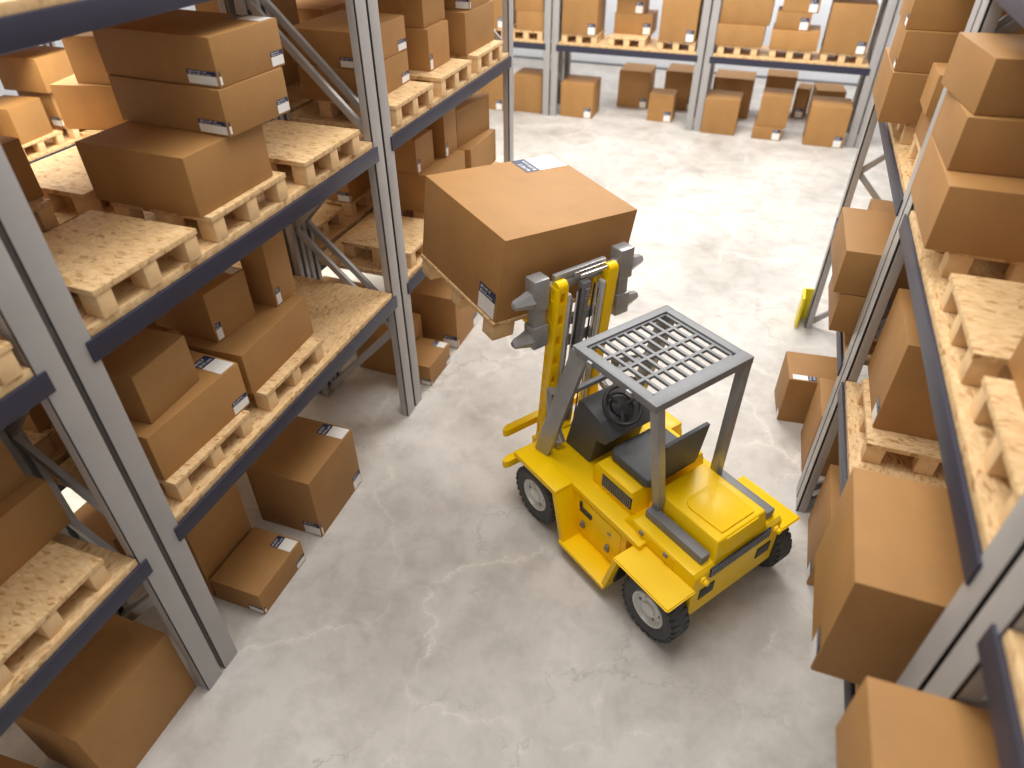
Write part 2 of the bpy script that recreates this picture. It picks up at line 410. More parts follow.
# middle left rack, middle level
pallet(-2.80, 2.02, Z1, 'pallet on the middle shelf left under the labelled long box')
pallet(-2.80, 2.80, Z1, 'pallet on the middle shelf left under the long box and the tall narrow box')
front(-2.53, 2.06, .50, .68, .30, P1, -2, 'RT', 'long brown box with top and side labels on the middle left shelf')
front(-2.60, 1.985, .50, .385, .295, P1+.301, 3, '', 'unmarked brown box on top of the long labelled box, middle left shelf')
front(-2.56, 2.80, .50, .70, .29, P1, 2, '', 'long plain brown box in the middle of the middle left shelf')
front(-2.745, 2.705, .49, .335, .325, P1+.291, -4, 'lT', 'brown box with corner label on top of the long plain box, middle left shelf')
front(-2.665, 3.085, .2, .215, .45, P1+.291, 0, 'l', 'tall narrow brown box standing on the long plain box, middle left shelf')
# middle left rack, floor
front(-2.435, 2.875, .52, .60, .56, 0, 1, 'FRT', 'large brown box with three labels on the floor at left')
front(-2.435, 2.13, .385, .48, .205, 0, 0, 'FRT', 'flat brown box with top label on the floor at left, nearest the camera')
front(-2.84, 2.13, .44, .47, .68, 0, -1, '', 'tall plain brown box on the floor at left behind the flat labelled box')
# near left rack
pallet(-2.79, .91, Z1, 'pallet at lower left with board top under two plain boxes')
front(-2.78, 1.08, .5, .52, .29, P1, 0, '', 'plain brown box, lower of two on the near left pallet')
front(-2.86, 1.06, .46, .5, .29, P1+.291, 0, '', 'plain brown box, upper of two on the near left pallet')
front(-2.53, 1.025, .50, .62, .58, 0, 0, '', 'large plain brown box on the floor at bottom left')
front(-2.72, .33, .45, .5, .40, 0, 4, '', 'small plain box on the floor in the bottom left corner of the photo')
pallet(-2.75, 1.0, Z2, 'pallet at left edge of the photo on the near upper shelf')
front(-2.82, .94, .5, .5, .3, P2, 0, '', 'plain box on the near upper shelf at the left edge of the photo')
# far left rack, upper level
pallet(-2.75, 4.66, Z2, 'pallet on the far left upper shelf, first beyond the double post')
pallet(-2.75, 5.42, Z2, 'pallet on the far left upper shelf, middle of three')
pallet(-2.75, 6.18, Z2, 'pallet on the far left upper shelf, last of three at the shelf end')
front(-2.62, 4.625, .52, .67, .225, P2, 1, 'FR', 'flat brown box, lower of two with side labels beyond the double post, upper left')
front(-2.63, 4.63, .54, .66, .23, P2+.226, -2, 'FR', 'flat brown box, upper of two with side labels beyond the double post')
front(-2.59, 5.45, .40, .39, .305, P2, 0, 'l', 'brown box with corner label, bottom of the stack on the middle far pallet')
front(-2.63, 5.48, .50, .40, .35, P2+.306, 0, '', 'plain brown box, upper of the stack on the middle far pallet')
front(-2.52, 6.17, .45, .64, .325, P2, -1, '', 'plain brown box, bottom of the stack at the end of the left upper shelf')
front(-2.53, 6.2, .45, .48, .3, P2+.326, 0, 'F', 'labelled brown box, top of the stack at the end of the left upper shelf')
# far left rack, middle level
pallet(-2.79, 4.72, Z1, 'empty pallet on the far left middle shelf behind the double post')
pallet(-2.80, 5.52, Z1, 'pallet on the far left middle shelf under the boxes left of the raised box')
pallet(-2.84, 6.24, Z1, 'pallet on the far left middle shelf, last before the shelf end')
front(-2.60, 5.50, .48, .70, .35, P1, -3, '', 'long plain box on the far left middle shelf just left of the raised box')
front(-2.72, 5.31, .45, .31, .295, P1+.351, -3, 'l', 'brown box with corner label on the long box, far left middle shelf')
front(-2.66, 5.72, .24, .27, .42, P1+.351, 0, 'l', 'narrow upright box with corner label on the far left middle shelf')
front(-2.56, 6.26, .5, .66, .32, P1, 0, '', 'long plain box at the end of the far left middle shelf')
front(-2.66, 6.30, .5, .64, .34, P1+.321, -7, '', 'plain box on top of the last box on the far left middle shelf')
# far left rack, floor
front(-2.44, 5.38, .60, .52, .57, 0, 0, 'FR', 'large labelled box on the floor under the raised load')
front(-2.43, 4.69, .32, .43, .22, 0, -1, 'FRT', 'flat box with top label on the floor behind the left double post')
front(-2.77, 4.76, .46, .50, .42, 0, -2, '', 'plain box on the floor behind the diagonal brace, far left rack')
front(-2.50, 6.2, .55, .6, .45, 0, 3, 'F', 'large box on the floor at the end of the far left rack')

# row backing onto the left row
pallet(-3.58, 2.75, Z2, 'brightly lit empty board-topped pallet seen between the upper left boxes')
pallet(-3.75, 3.50, Z2, 'pallet under the two bright boxes in the rack behind the three-box stack')
carton(-4.02, 3.48, .48, .42, .27, P2, 14, '', 'brightly lit box left of the three-box stack, lower one')
carton(-3.86, 3.54, .46, .42, .27, P2+.271, 8, '', 'brightly lit box left of the three-box stack, upper one')
pallet(-3.69, 2.03, Z2, 'pallet in the rack behind, under the dark box beside the near left post')
carton(-3.68, 2.10, .5, .52, .30, P2, 0, '', 'plain box in shade beside the near left post, rack behind')
carton(-3.70, 1.06, .5, .5, .34, P2, 0, 'F', 'box with label at the left edge, rack behind the near left post')
pallet(-3.73, 1.0, Z2, 'pallet at the left edge in the rack behind the near left post')
pallet(-3.75, 2.0, Z1, 'pallet in the lower rack behind, seen under the near left post brace')
carton(-3.72, 2.02, .5, .5, .4, P1, 0, '', 'plain box in the lower rack behind, seen through the near left brace')
pallet(-3.72, 2.80, Z1, 'pallet in the lower rack behind the long plain box')
carton(-3.75, 2.85, .45, .6, .3, P1, 0, '', 'shaded box behind the long plain box, rack behind')
pallet(-3.72, 3.55, Z1, 'pallet in the lower rack behind the tall narrow box')
pallet(-3.78, 4.72, Z1, 'shaded pallet in the rack behind, seen through the middle brace')
pallet(-3.75, 5.42, Z1, 'pallet in the rack behind under a labelled shaded box')
carton(-3.66, 5.34, .46, .46, .36, P1, 0, 'F', 'shaded labelled box under the upper beam, rack behind the middle brace')
carton(-3.72, 6.25, .46, .5, .4, Z1, 0, '', 'plain shaded box at the far end of the lower rack behind')
pallet(-3.75, 4.66, Z2, 'pallet of the rack behind at the top of the photo, under a labelled box')
carton(-3.73, 4.62, .62, .6, .33, P2, 0, 'F', 'shaded box at the top of the photo behind the upper diagonal brace')
carton(-3.70, 4.60, .5, .5, .35, P2+.331, 0, 'F', 'labelled box at the top edge of the photo above the diagonal brace')
pallet(-3.75, 5.5, Z2, 'pallet of the rack behind the middle far stack')
carton(-3.72, 5.5, .5, .6, .4, P2, 0, 'F', 'labelled box at the top edge behind the middle far stack')
carton(-3.80, 3.0, .45, .6, .4, 0, 0, '', 'plain box on the floor in the rack behind the large labelled box')
carton(-3.75, 1.55+.5, .45, .4, .35, 0, 0, 'F', 'labelled box on the floor in the rack behind the tall plain box')
carton(-3.78, 5.0, .5, .6, .45, 0, 0, '', 'plain box on the floor in the rack behind the far left brace')
# across the next aisle
for i, y in enumerate((4.75, 5.5, 6.25)):
    pallet(-7.99, y, Z1, ('near', 'middle', 'far')[i]+' pallet on the lower shelf across the next aisle, upper left of the photo')
carton(-7.98, 4.80, .5, .5, .34, P1, 0, 'F', 'box with label on the shelf across the next aisle, nearest')
carton(-7.95, 5.50, .48, .46, .38, P1, 6, '', 'plain box on the shelf across the next aisle, beside the pallet with an open front')
carton(-8.02, 6.16, .52, .5, .40, P1, 0, 'RF', 'labelled box on the shelf across the next aisle behind the bright boxes')
carton(-8.00, 5.02, .40, .30, .5, P1+.341, 0, 'l', 'narrow upright box with label across the next aisle')
carton(-8.02, 6.10, .62, .56, .36, P1+.401, 4, '', 'larger box stacked on the labelled box across the next aisle')
carton(-8.0, 3.2, .5, .6, .5, 0, 0, '', 'box on the floor across the next aisle, near bay')
carton(-8.0, 5.6, .5, .6, .5, 0, 0, '', 'box on the floor across the next aisle, far bay')

# right rack, far bay
pallet(1.19, 5.42, Z2, 'pallet under the three-box stack at the top of the right far rack')
frontR(.69, 5.42, .56, .72, .30, P2, 0, 'x', 'plain brown box, bottom of the three-box stack on the right far rack')
frontR(.695, 5.32, .50, .46, .228, P2+.301, 0, 'W', 'flat box with corner label, middle of the stack on the right far rack')
frontR(.69, 5.38, .52, .50, .30, P2+.530, 0, 'W', 'box with corner label, top of the stack on the right far rack')
pallet(1.22, 4.62, Z2, 'pallet just beyond the right double post on the upper shelf')
frontR(.90, 4.66, .5, .58, .20, P2, 0, '', 'flat plain box on the pallet beyond the right double post, lower one')
frontR(.85, 4.69, .42, .30, .22, P2+.201, 0, '', 'small plain box peeking out left of the right three-box stack')
frontR(.98, 4.84, .42, .30, .24, P2+.422, 0, '', 'small plain box left of the double post at top right')
pallet(1.19, 4.66, Z1, 'pallet on the right far middle shelf under two overhanging boxes')
frontR(.70, 4.66, .5, .62, .288, P1, 0, '', 'plain box, lower of two overhanging the right far middle shelf')
frontR(.645, 4.70, .52, .70, .30, P1+.289, 1, '', 'plain box, upper of two overhanging the right far middle shelf')
frontR(.95, 5.75, .5, .5, .45, Z1, 0, '', 'plain box on the right far middle shelf under the beam')
frontR(.625, 5.29, .44, .42, .46, 0, 6, 'Wt', 'box with top label on the floor, leftmost of the pair behind the right post')
frontR(.86, 4.72, .50, .50, .60, 0, 2, '', 'taller plain box on the floor behind the right double post')
# right rack, beside the forklift
pallet(1.22, 3.56, Z2, 'pallet under the three-box stack at top right')
frontR(.785, 3.56, .62, .70, .292, P2, 0, '', 'large plain box, bottom of the three-box stack at top right')
frontR(.79, 3.66, .62, .52, .228, P2+.293, 1, '', 'plain box, middle of the three-box stack at top right')
frontR(.78, 3.71, .62, .50, .222, P2+.522, 8, '', 'turned plain box, top of the three-box stack at top right')
pallet(1.19, 2.71, Z2, 'empty pallet on the right upper shelf with its board top in view')
pallet(1.20, 1.96, Z2, 'pallet on the right upper shelf, nearest, with a box near the photo edge')
frontR(.965, 2.07, .54, .60, .55, P2, 0, '', 'plain box at the right edge of the photo on the upper shelf')
pallet(1.22, 3.55, Z1, 'pallet on the right middle shelf under the upright labelled box')
frontR(.93, 3.69, .45, .61, .57, P1, 0, 'W', 'upright box with blue and white corner label on the right middle shelf')
pallet(1.20, 2.02, Z1, 'pallet under the big overhanging box on the right middle shelf')
frontR(.63, 2.04, .62, .60, .58, P1, -1, 'W', 'big overhanging box with corner label at lower right, nearest the forklift')
carton(1.18, 3.65, .50, .61, .59, 0, 0, 'W', 'plain box on the floor under the right middle shelf')
pallet(1.20, 1.0, Z1, 'pallet at bottom right under the corner box')
frontR(.69, .99, .50, .56, .36, P1, -2, '', 'plain box in the bottom right corner of the photo, lower of two')
frontR(.62, 1.03, .56, .60, .32, P1+.361, 1, '', 'plain box in the bottom right corner of the photo, upper of two')

# load on the forklift
Rl = Matrix.Rotation(R(54.8), 3, 'Z') @ Matrix.Rotation(R(6), 3, 'X') @ Matrix.Rotation(R(4.5), 3, 'Y')   # leaning back with the mast
lb = Vector((-1.494, 4.299, 1.50))
pl = pallet(0, 0, 0, 'wooden pallet carried on the raised forks', sc=(1.78, 1.60, 1.08))
pl.matrix_world = Matrix.Translation((lb+Rl @ Vector((0, 0, -.1525)))*S) @ Rl.to_4x4() @ Matrix.Diagonal((1.78, 1.60, 1.08, 1))
lo = carton(0, 0, 1.12, .98, .62, 0, 0, 'MS', 'big brown box raised on the forklift, with blue and white labels')
lo.matrix_world = Matrix.Translation(lb*S) @ Rl.to_4x4()

# back row ------------------------------------------------ goods (x0,x1,yfront,h,z,marks,label)
def bk(x0, x1, yf, d, h, z, marks, label, rot=0):
    return carton((x0+x1)/2, yf+d/2, x1-x0, d, h, z, rot, marks, label)
bk(-4.50, -3.98, 12.70, .55, .31, P1, '', 'plain box in the back row, lower of two left of the first double post')
bk(-4.52, -4.00, 12.70, .55, .42, P1+.311, '', 'plain box in the back row, upper of two left of the first double post')
bk(-5.3, -4.7, 12.70, .6, .5, P1, 'f', 'labelled box in the back row seen through the end of the left rack')
bk(-3.65, -3.03, 12.66, .6, .62, P1, 'f', 'large labelled box on the back shelf right of the first double post')
bk(-2.80, -2.14, 12.98, .5, .32, P1, 'f', 'low labelled box on the back shelf behind the empty pallet')
bk(-2.78, -2.3, 12.98, .45, .3, P1+.321, 'f', 'small labelled box on the low box at the back shelf')
bk(-1.96, -1.36, 12.66, .6, .66, P1, 'f', 'large labelled box on the back shelf left of the second double post')
bk(-1.03, -.29, 12.66, .62, .31, P1, '', 'wide plain box, lower of two on the back shelf right of the second double post')
bk(-1.02, -.24, 12.70, .58, .36, P1+.311, '', 'wide plain box, upper of two on the back shelf right of the second double post')
bk(-.18, .54, 12.66, .62, .27, P1, '', 'wide plain box, bottom of the three-box stack on the back shelf')
bk(-.16, .36, 12.72, .52, .25, P1+.271, 'f', 'labelled box, middle of the three-box stack on the back shelf')
bk(-.10, .44, 12.74, .5, .30, P1+.522, 'f', 'labelled box, top of the three-box stack on the back shelf')
bk(.62, 1.26, 12.66, .62, .68, P1, 'f', 'large labelled box at the right end of the back shelf')
for i, (x, nm) in enumerate(((-4.32, 'under the two plain boxes left of the first double post'), (-3.34, 'under the large box right of the first double post'), (-2.50, 'standing with its open front beside the low box'), (-1.66, 'under the large box left of the second double post'),
                 (-.66, 'under the two wide boxes'), (.16, 'under the three-box stack'), (.94, 'under the large box at the right end'), (-5.0, 'seen through the left rack end'))):
    pallet(x, 12.99 if i != 2 else 12.98, Z1, 'back shelf pallet '+nm, 0 if i != 2 else 0)
bk(-4.56, -4.0, 12.72, .55, .66, 0, '', 'plain box on the floor in the back row left of the first double post')
bk(-5.3, -4.75, 12.66, .5, .62, 0, 'f', 'labelled floor box in the back row seen through the left rack end')
bk(-3.64, -3.03, 12.72, .58, .60, 0, 'f', 'labelled box on the floor right of the first back double post')
bk(-2.77, -2.18, 13.66, .6, .66, 0, 'f', 'box on the floor behind the back row, centre left')
bk(-2.05, -1.60, 12.98, .42, .47, 0, 'f', 'small labelled box on the floor in the back row')
bk(-1.92, -1.30, 13.8, .6, .68, 0, 'f', 'box on the floor behind the small labelled box at the back')
bk(-1.03, -.45, 12.62, .6, .58, 0, '', 'plain box on the floor right of the second back double post')
bk(-1.02, -.32, 13.65, .6, .68, 0, '', 'larger plain box on the floor behind, right of the second back double post')
bk(-.16, .32, 12.60, .6, .205, 0, 'f', 'flat labelled box on the floor at the back, under another box')
bk(-.12, .36, 12.62, .52, .50, .206, '', 'plain box standing on the flat box on the floor at the back')
bk(-.12, .40, 13.9, .5, .72, 0, '', 'box on the floor behind the stacked pair at the back')
bk(.68, 1.30, 12.55, .62, .64, 0, 'f', 'large labelled box on the floor at the right end of the back row')
bk(.75, 1.25, 14.0, .55, .52, 0, '', 'box on the floor behind the right end box of the back row', 6)
bk(.46, .68, 14.0, .4, .52, 0, 'f', 'narrow box on the floor behind the right end of the back row', -8)

# yellow corner guard at the right far post
g = MB()
g.prism([(.0, 0), (.025, 0), (.025, .36), (.0, .36)], -.11, .11, 'guardy', .004)
g.bar((.0125, .11, .18), (.12, .13, .18), .02, .36, 'guardy', .004, up=(0, 0, 1))
go = g.build('post_guard', None, (.745, 6.755, 0)); tag(go, 'yellow steel guard at the foot of the right far post', 'post guard')

# ------------------------------------------------------------------ forklift
A = R(145); fw = Vector((math.cos(A), math.sin(A), 0)); lt = Vector((-math.sin(A), math.cos(A), 0))
FK = empty('forklift', fw*1.55+lt*(-2.67), A)
tag(FK, 'small yellow forklift with grey overhead guard carrying a raised box in the aisle', 'forklift')
b = MB()
Y = 'yellow'
# rear body with bevelled shoulders
b.prism([(-.18, .22), (-.18, .60), (-.155, .63), (.36, .63), (.44, .56), (.44, .22)], -.40, .40, Y, .012)
# central tub
b.box(.20, 1.36, -.36, .36, .20, .54, Y, .01)
# deck
b.plan([(.22, -.465), (.22, .465), (1.36, .465), (1.36, -.465)], .505, .555, Y, .012)
body = b.build('body', FK)
for s in (-1, 1):
    q = MB()   # front fender with its raked guard running down to the step
    q.plan([(.884, s*.44), (.884, s*.613), (1.372, s*.613), (1.372, s*.44)], .512, .559, Y, .012)
    q.prism([(.889, .549), (.935, .549), (.815, .104), (.767, .104)], s*.42, s*.61, Y, .010)
    q.build('front_fender', FK)
    q = MB()
    vs = [(-.20, s*.395, .522), (.27, s*.395, .522), (.29, s*.62, .490), (-.19, s*.62, .490)]
    vs += [(x, y, z-.020) for x, y, z in vs]
    bb = bmesh.new(); V = [bb.verts.new(v) for v in vs]
    for f in ((0, 1, 2, 3), (7, 6, 5, 4), (0, 4, 5, 1), (1, 5, 6, 2), (2, 6, 7, 3), (3, 7, 4, 0)): bb.faces.new([V[i] for i in f])
    bmesh.ops.recalc_face_normals(bb, faces=bb.faces[:]); bmesh.ops.bevel(bb, geom=bb.edges[:], offset=.008, segments=2, affect='EDGES')
    q.bm(bb, Y)
    q.prism([(.247, .487), (.285, .487), (.375, .10), (.335, .10)], s*.42, s*.615, Y, .008)
    q.build('rear_fender', FK)
    q = MB(); q.prism([(.335, .10), (.335, .135), (.815, .135), (.815, .10)], s*.38, s*.625, Y, .010); q.build('step', FK)
    q = MB(); q.box(.34, .88, min(s*.34, s*.452), max(s*.34, s*.452), .12, .53, Y, .006); q.build('side_panel', FK)
    # door of the side panel
    dr = MB(); dr.prism([(.385, .165), (.385, .485), (.82, .485), (.80, .30), (.75, .165)], min(s*.450, s*.459), max(s*.450, s*.459), Y, .003)
    d = dr.build('side_door', FK)
    k = MB(); k.box(.665, .785, s*.463-.006, s*.463+.006, .375, .42, 'black', .005); k.box(.765, .79, s*.463-.006, s*.463+.006, .41, .465, 'black', .003); k.build('handle', d)
    for fx in (.745, .49):
        k = MB(); k.box(fx-.02, fx+.02, s*.466-.006, s*.466+.008, .235, .265, 'gun', .001); k.box(fx-.014, fx+.014, s*.466-.006, s*.466+.010, .265, .29, 'gun', .001); k.build('hinge', d)
    k = MB(); k.box(.47, .50, s*.468-.004, s*.468+.004, .405, .418, 'gun', .002); k.build('latch', d)
    dr = MB(); dr.box(-.01, .33, min(s*.397, s*.404), max(s*.397, s*.404), .53, .618, Y, .002)
    d = dr.build('rear_side_door', FK)
    for fx in (.27, .06):
        k = MB(); k.box(fx-.016, fx+.016, s*.407-.006, s*.407+.008, .585, .612, 'gun', .003); k.build('hinge', d)
    k = MB(); k.prism([(.30, .17), (.312, .17), (.285, .36), (.275, .36)], min(s*.46, s*.56), max(s*.46, s*.56), 'black'); k.build('fender_recess', FK)
    # seat box vent
    k = MB(); k.box(.45, .735, s*.330-.004, s*.330+.004, .595, .695, 'black', .001)
    for i in range(16): k.box(.458+i*.0175, .465+i*.0175, s*.335-.004, s*.335+.006, .598, .692, 'gun')
    k.build('side_vent', FK)
    # guard rail shoe on the rear body
    MB().box(-.13, .34, min(s*.262, s*.335)-.02, max(s*.262, s*.335)-.02, .628, .695, 'gun', .006).build('guard_rail', FK)
    MB().bar((.355, s*.37-.016, 1.57), (.31, s*.262-.035, .66), .062, .062, 'steel', .006).build('rear_post', FK)
    MB().bar((.985, s*.375, 1.57), (1.255, s*.435, .56), .05, .12, 'steel', .006).build('front_post', FK)
q = MB()
q.prism([(.40, .55), (.46, .74), (.80, .74), (.83, .70), (.83, .55)], -.33, .33, Y, .014)
q.build('seat_base', FK)
# hood
q = MB(); q.plan([(-.17, -.255), (-.17, .235), (.40, .235), (.40, -.255)], .61, .775, Y, .014, ins=.03, seg=3)
h = q.build('hood', FK)
pl = []
for cx, cy, a0 in ((-.105, -.135, 180), (.12, -.085, -90), (.12, .085, 0), (-.105, .135, 90)):
    for i in range(5):
        a = R(a0+i*22.5); r = .012 if cx < 0 else .075; pl.append((cx+r*math.cos(a), cy+r*math.sin(a)))
q = MB(); q.plan([(x+.01, y-.01) for x, y in pl], .765, .786, Y, .004); q.build('hood_panel', h)
q = MB(); q.prism([(-.172, .655), (-.150, .765), (-.12, .765), (-.15, .65)], -.155, .135, Y, .004); q.build('hood_rear_panel', h)
q = MB(); q.box(-.188, -.176, -.275, .275, .545, .622, 'black', .002)
for i in range(26): q.box(-.195, -.184, -.268+i*.0212, -.259+i*.0212, .549, .618, 'gun')
q.build('rear_grille', FK)
for s in (-1, 1):
    q = MB(); q.box(-.186, -.178, min(s*.20, s*.33), max(s*.20, s*.33), .36, .455, 'black', .003); q.build('rear_panel', FK)
    q = MB(); q.lathe([(.0, -.045), (.016, -.045), (.02, -.035), (.02, -.02), (.028, -.018), (.028, 0)], Y, 14, Matrix.Translation((-.178, s*.335, .565)) @ Matrix.Rotation(R(-90), 4, 'Z') , cap=False); q.build('rear_lamp', FK)
# cushion + backrest
q = MB(); q.plan([(.42, -.21), (.42, .21), (.45, .235), (.76, .235), (.80, .20), (.80, -.20), (.76, -.235), (.45, -.235)], .745, .815, 'plastic', .016, seg=3); q.build('seat', FK)
q = MB(); q.prism([(.40, .80), (.45, .80), (.395, 1.14), (.36, 1.14)], -.195, .19, 'plastic', .012, seg=3); q.build('backrest', FK)
# dashboard console
q = MB(); q.prism([(1.24, .55), (1.13, 1.02), (1.08, 1.04), (.90, .985), (.80, .88), (.83, .83), (.92, .80), (.97, .55)], -.24, .24, 'plastic', .008); q.build('dashboard', FK)
# steering wheel
sw = Vector((.90, .045, 1.04)); ax = Vector((-.62, .12, .78)).normalized(); u = ax.cross(Vector((0, 1, 0))).normalized(); w = ax.cross(u)
q = MB(); q.tube([sw+(u*math.cos(t)+w*math.sin(t))*.135 for t in [2*math.pi*i/32 for i in range(32)]], .014, 'black', 8, True); wh = q.build('steering_wheel', FK)
q = MB(); Ry = ax.to_track_quat('Y', 'Z').to_matrix().to_4x4(); q.lathe([(0, -.05), (.075, -.05), (.07, -.018), (.04, -.01), (.0, -.006)], 'black', 24, Matrix.Translation(sw) @ Ry, cap=False)
q.tube([sw-ax*.05, sw-ax*.15+Vector((.06, 0, 0))], .028, 'black', 10); q.build('steering_hub', wh)
for i in range(3):
    t = R(90+120*i); MBs = MB(); MBs.bar(sw-ax*.02, sw+(u*math.cos(t)+w*math.sin(t))*.13, .022, .010, 'black', .003, up=tuple(ax)); MBs.build('spoke', wh)
q = MB(); q.tube([sw-ax*.055+(u*math.cos(t)+w*math.sin(t))*.10 for t in [2*math.pi*i/28 for i in range(28)]], .009, 'black', 6, True); q.build('inner_ring', wh)
# overhead guard roof
q = MB(); f0, f1, L, zt = .315, 1.04, .405, 1.60
q.box(f0, f0+.085, -L, L, zt-.055, zt, 'gun', .006); q.box(f1-.06, f1, -L, L, zt-.055, zt, 'gun', .006)
for s in (-1, 1): q.box(f0+.03, f1-.03, min(s*(L-.064), s*(L-.001)), max(s*(L-.064), s*(L-.001)), zt-.0535, zt-.0015, 'gun', .006)
rf = q.build('roof_frame', FK)
q = MB(); a0, a1, b0, b1 = f0+.08, f1-.045, -L+.058, L-.058
q.box(a0, a0+.028, b0, b1, zt-.035, zt-.015, 'gun', .002); q.box(a1-.028, a1, b0, b1, zt-.035, zt-.015, 'gun', .002)
for s in (b0, b1-.026): q.box(a0, a1, s, s+.026, zt-.035, zt-.015, 'gun', .002)
for i in range(1, 4): x = a0+.02+(a1-a0-.04)*i/4; q.box(x-.011, x+.011, b0, b1, zt-.037, zt-.017, 'gun', .002)
for i in range(1, 9): y = b0+.015+(b1-b0-.03)*i/9; q.box(a0, a1, y-.0105, y+.0105, zt-.036, zt-.016, 'gun', .002)
q.build('roof_grille', rf)
for fx in (.86, .52):
    q = MB(); q.box(fx-.022, fx+.022, L-.002, L+.02, zt-.045, zt-.015, 'steel', .007); q.build('roof_clamp', rf)
q = MB(); q.bar((1.10, -.41, 1.16), (1.10, .41, 1.16), .035, .035, 'gun', .004); q.build('cross_bar', FK)
# wheels
def tyre(name_axle, fx, s):
    Rr = .232; wd = .155; yc = s*.495
    t = MB(); h2 = wd/2
    prof = [(.128, -h2+.018), (.15, -h2+.004), (.19, -h2), (.214, -h2+.012), (.226, -h2+.034), (.229, 0), (.226, h2-.034), (.214, h2-.012), (.19, h2), (.15, h2-.004), (.128, h2-.018)]
    T = Matrix.Translation((fx, yc, Rr+.0005))
    t.lathe(prof+[prof[0]], 'tyre', 56, T, cap=False)
    for i in range(28):
        a = 2*math.pi*(i+.5)/28
        for side in (-1, 1):
            aa = a + (math.pi/28 if side > 0 else 0)
            RM = T @ Matrix.Rotation(aa, 4, 'Y')
            t.box(.220, .2305, side*.036-.031, side*.036+.031, -.019, .019, 'tyre', .003, RM, seg=1)
            t.box(.203, .2235, side*.070-.008, side*.070+.006, -.015, .015, 'tyre', .003, RM, seg=1)
    o = t.build('tyre', FK)
    r = MB(); q = s*1.0
    def yy(v): return v*s
    r.lathe([(.131, yy(h2-.016)), (.126, yy(h2-.008)), (.118, yy(h2-.010)), (.112, yy(h2-.03)), (.104, yy(h2-.045)), (.07, yy(h2-.035)), (.055, yy(h2-.03)), (.052, yy(h2-.012)), (.03, yy(h2-.006)), (.0, yy(h2-.005))], 'rim', 40, T, cap=False)
    r.lathe([(.131, yy(-h2+.02)), (.05, yy(-h2+.03)), (.0, yy(-h2+.03))], 'rim', 24, T, cap=False)
    rm = r.build('rim', o)
    for i in range(6):
        a = 2*math.pi*i/6
        hmx = T @ Matrix.Rotation(a, 4, 'Y') @ Matrix.Translation((.084, yy(h2-.035), 0))
        hh = MB(); hh.lathe([(.0, yy(.004)), (.009, yy(.004)), (.011, 0)], 'gun', 10, hmx, cap=False); hh.build('bolt', rm)
    return o
for fx in (0, 1.18):
    for s in (-1, 1): tyre('', fx, s)
q = MB(); q.tube([(0, -.44, .232), (0, .44, .232)], .04, 'gun', 12); q.build('axle', FK)
q = MB(); q.tube([(1.18, -.44, .232), (1.18, .44, .232)], .04, 'gun', 12); q.build('axle', FK)
# mast -- leaning back a little
def mz(z, f=0): return 1.405+(1.82-z)*.088+f
def mbar(l, z0, z1, w, d, mat, f=0, bev=.006, name=None, par=FK):
    q = MB(); q.bar((mz(z0, f), l, z0), (mz(z1, f), l, z1), w, d, mat, bev, up=(1, 0, 0)); return q
for s in (-1, 1):
    q = MB()
    l = s*.215
    # box column; the left one shows long slots between its cheeks, down its rear and outer faces
    cw = .082
    q.bar((mz(.16, .016), l, .16), (mz(1.77, .016), l, 1.77), cw-.016, .044, Y, .004, up=(1, 0, 0))
    if s > 0:
        for e in (-1, 1): q.bar((mz(.16, -.020), l+e*.031, .16), (mz(1.77, -.020), l+e*.031, 1.77), .019, .044, Y, .003, up=(1, 0, 0))
        q.bar((mz(.16, .036), l+.0355, .16), (mz(1.77, .036), l+.0355, 1.77), .010, .014, Y, .002, up=(1, 0, 0))
        z = .16
        while z < 1.75:
            q.bar((mz(z, -.020), l, z), (mz(min(z+.10, 1.77), -.020), l, min(z+.10, 1.77)), .046, .042, Y, .002, up=(1, 0, 0))
            q.bar((mz(z, .014), l+.0355, z), (mz(min(z+.10, 1.77), .014), l+.0355, min(z+.10, 1.77)), .010, .034, Y, .002, up=(1, 0, 0)); z += .175
    else:
        q.bar((mz(.16, -.016), l, .16), (mz(1.77, -.016), l, 1.77), cw, .052, Y, .005, up=(1, 0, 0))
        q.bar((mz(.16, .03), l-.01, .16), (mz(1.77, .03), l-.01, 1.77), cw, .03, Y, .005, up=(1, 0, 0))
    # rounded head
    q.lathe([(.0, -.038), (.041, -.038), (.041, .038), (.0, .038)], Y, 24, Matrix.Translation((mz(1.77), l, 1.772)), cap=False)
    q.build('mast_column', FK)
    mbar(s*.150, .30, 1.70, .032, .05, 'light', -.008).build('inner_channel', FK)
    mbar(s*.115, .30, 1.66, .012, .02, 'chrome', -.02).build('lift_rod', FK)
    q = MB(); q.tube([(mz(.4, -.03), s*.06, .4), (mz(1.72, -.03), s*.06, 1.72)], .007, 'black', 6)
    q.tube([(mz(.4, -.03), s*.085, .4), (mz(1.70, -.03), s*.085, 1.70)], .006, 'chrome', 6); q.build('hydraulic_hose', FK)
mbar(.0, .25, 1.74, .07, .05, 'gun', -.0).build('lift_cylinder', FK)
q = MB()
z = .45
while z < 1.70:
    q.box(mz(z, -.034)-.006, mz(z, -.034)+.006, -.020, .012, z, z+.012, 'steel'); z += .022
q.build('lift_chain', FK)
q = MB(); q.bar((mz(1.80, -.01), -.17, 1.80), (mz(1.80, -.01), .06, 1.80), .022, .022, 'chrome', .004); q.bar((mz(1.80, .03), -.19, 1.805), (mz(1.80, .03), .08, 1.805), .02, .02, 'chrome', .004); q.build('top_bar', FK)
for z in (.30, .95, 1.25): 
    q = MB(); q.bar((mz(z, .03), -.19, z), (mz(z, .03), .19, z), .03, .07, 'gun', .004); q.build('mast_tie', FK)
